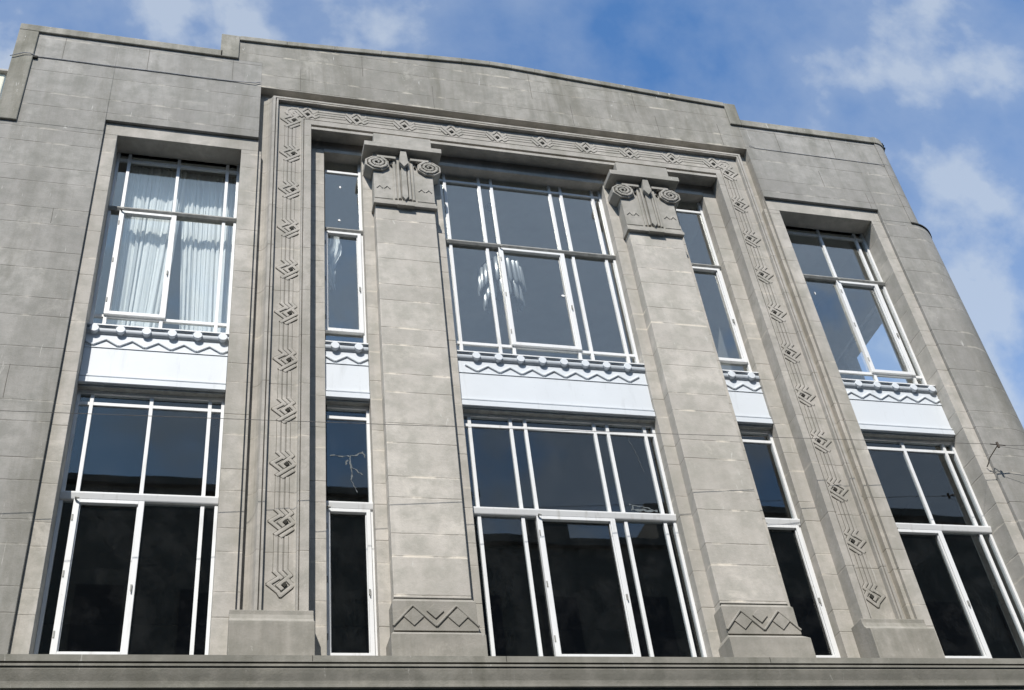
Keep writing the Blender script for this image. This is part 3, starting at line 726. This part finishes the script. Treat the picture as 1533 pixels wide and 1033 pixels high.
for k, (p, q) in enumerate((((5.60, .02, 9.10), (5.66, -.38, 9.22)),)):
    br = MB().tube([(5.62, .03, 9.06), (5.62, -.02, 9.08), (5.63, -.06, 9.13), (5.66, -.15, 9.18), (5.68, -.24, 9.22)], .007, 7)
    br.tube([(5.68, -.24, 9.18), (5.68, -.24, 9.26)], [.016, .016], 8); br.tube([(5.56, -.25, 9.22), (5.80, -.23, 9.225)], .007, 6)
    tag(br.build('wire_bracket', M_METAL, None, smooth=True), 'rusty iron wire bracket fixed to the wall right of the lower right window', 'bracket')
def wire(name, p, q, sag, r_, label):
    p, q = Vector(p), Vector(q); pts = []
    for i in range(41):
        u = i / 40; c = p.lerp(q, u); c.z -= sag * 4 * u * (1 - u); pts.append(c)
    return tag(MB().tube(pts, r_, 5).build(name, M_CABLE, None, smooth=True), label, 'wire')
wire('overhead_wire', (-14, -.9, 8.25), (5.57, -.25, 9.22), .03, .0032, 'thin overhead wire running across the whole facade to the iron bracket')
wire('overhead_wire', (5.79, -.23, 9.225), (16, -1.2, 9.6), .1, .0032, 'thin wire leaving the iron bracket towards the right edge, the upper one')
wire('overhead_wire', (5.69, -.25, 9.19), (15, -1.6, 7.6), .1, .0026, 'thin wire dropping from the iron bracket to the right, the lower one')

# ------------------------------------------------------------------ neighbours
nb = empty('cream_building', (-12, 1.5, 0)); tag(nb, 'cream rendered gable wall of the neighbouring building at the left edge', 'building')
def loc(o, p): o.matrix_parent_inverse = Matrix.Translation(Vector(p)).inverted(); return o
loc(MB().box(-20, -7.44, 1.5, 9, 13.6, 16.42).build('wall', M_CREAM, nb, bevel=.02), (-12, 1.5, 0))
loc(MB().box(-20, -9.22, 1.5, 9, 0, 13.6).build('lower_wall', M_CREAM, nb), (-12, 1.5, 0))
loc(MB().box(-20.1, -7.40, 1.44, 9.1, 16.42, 16.47).build('coping', M_SURR, nb, bevel=.01), (-12, 1.5, 0))
loc(MB().tube([(-7.9, .55, 14.9), (-7.55, .6, 14.86), (-7.40, .7, 14.75), (-7.34, .75, 14.6)], [.2, .21, .17, .05], 14).build('gutter_end', M_DARK, nb, smooth=True), (-12, 1.5, 0))

ob = empty('opposite_building', (0, -18.2, 0)); tag(ob, 'tall dark terrace across the street behind the camera, seen only in the window reflections', 'building')
OBP = (0, -18.2, 0)
for x0, x1, h_ in ((-45, -9.5, 18.6), (-9.5, 4, 20.4), (4, 9.8, 18.9), (9.8, 40, 20.3)):
    loc(MB().box(x0, x1, -30, -18.2, 0, h_).build('wall', M_OPP, ob), OBP)
    loc(MB().box(x0 - .05, x1 + .05, -18.5, -18.0, h_, h_ + .25).build('eaves', M_OPP, ob), OBP)
for x0, h_ in ((-14, 20.6), (6, 20.6)): loc(MB().box(x0, x0 + 1.4, -21, -19, 18.6, h_).build('chimney', M_OPP, ob), OBP)
for fl_ in range(4):
    for i in range(-11, 11):
        x = i * 2.6 + .6
        zb_ = 4.6 + fl_ * 3.5
        loc(MB().box(x, x + 1.2, -18.19, -18.14, zb_, zb_ + 2.1).build('window', M_OPPW, ob), OBP)
        loc(MB().box(x - .1, x + 1.3, -18.19, -18.02, zb_ - .18, zb_ - .02).build('sill', M_PAVE, ob), OBP)
scene.render.engine = 'CYCLES'
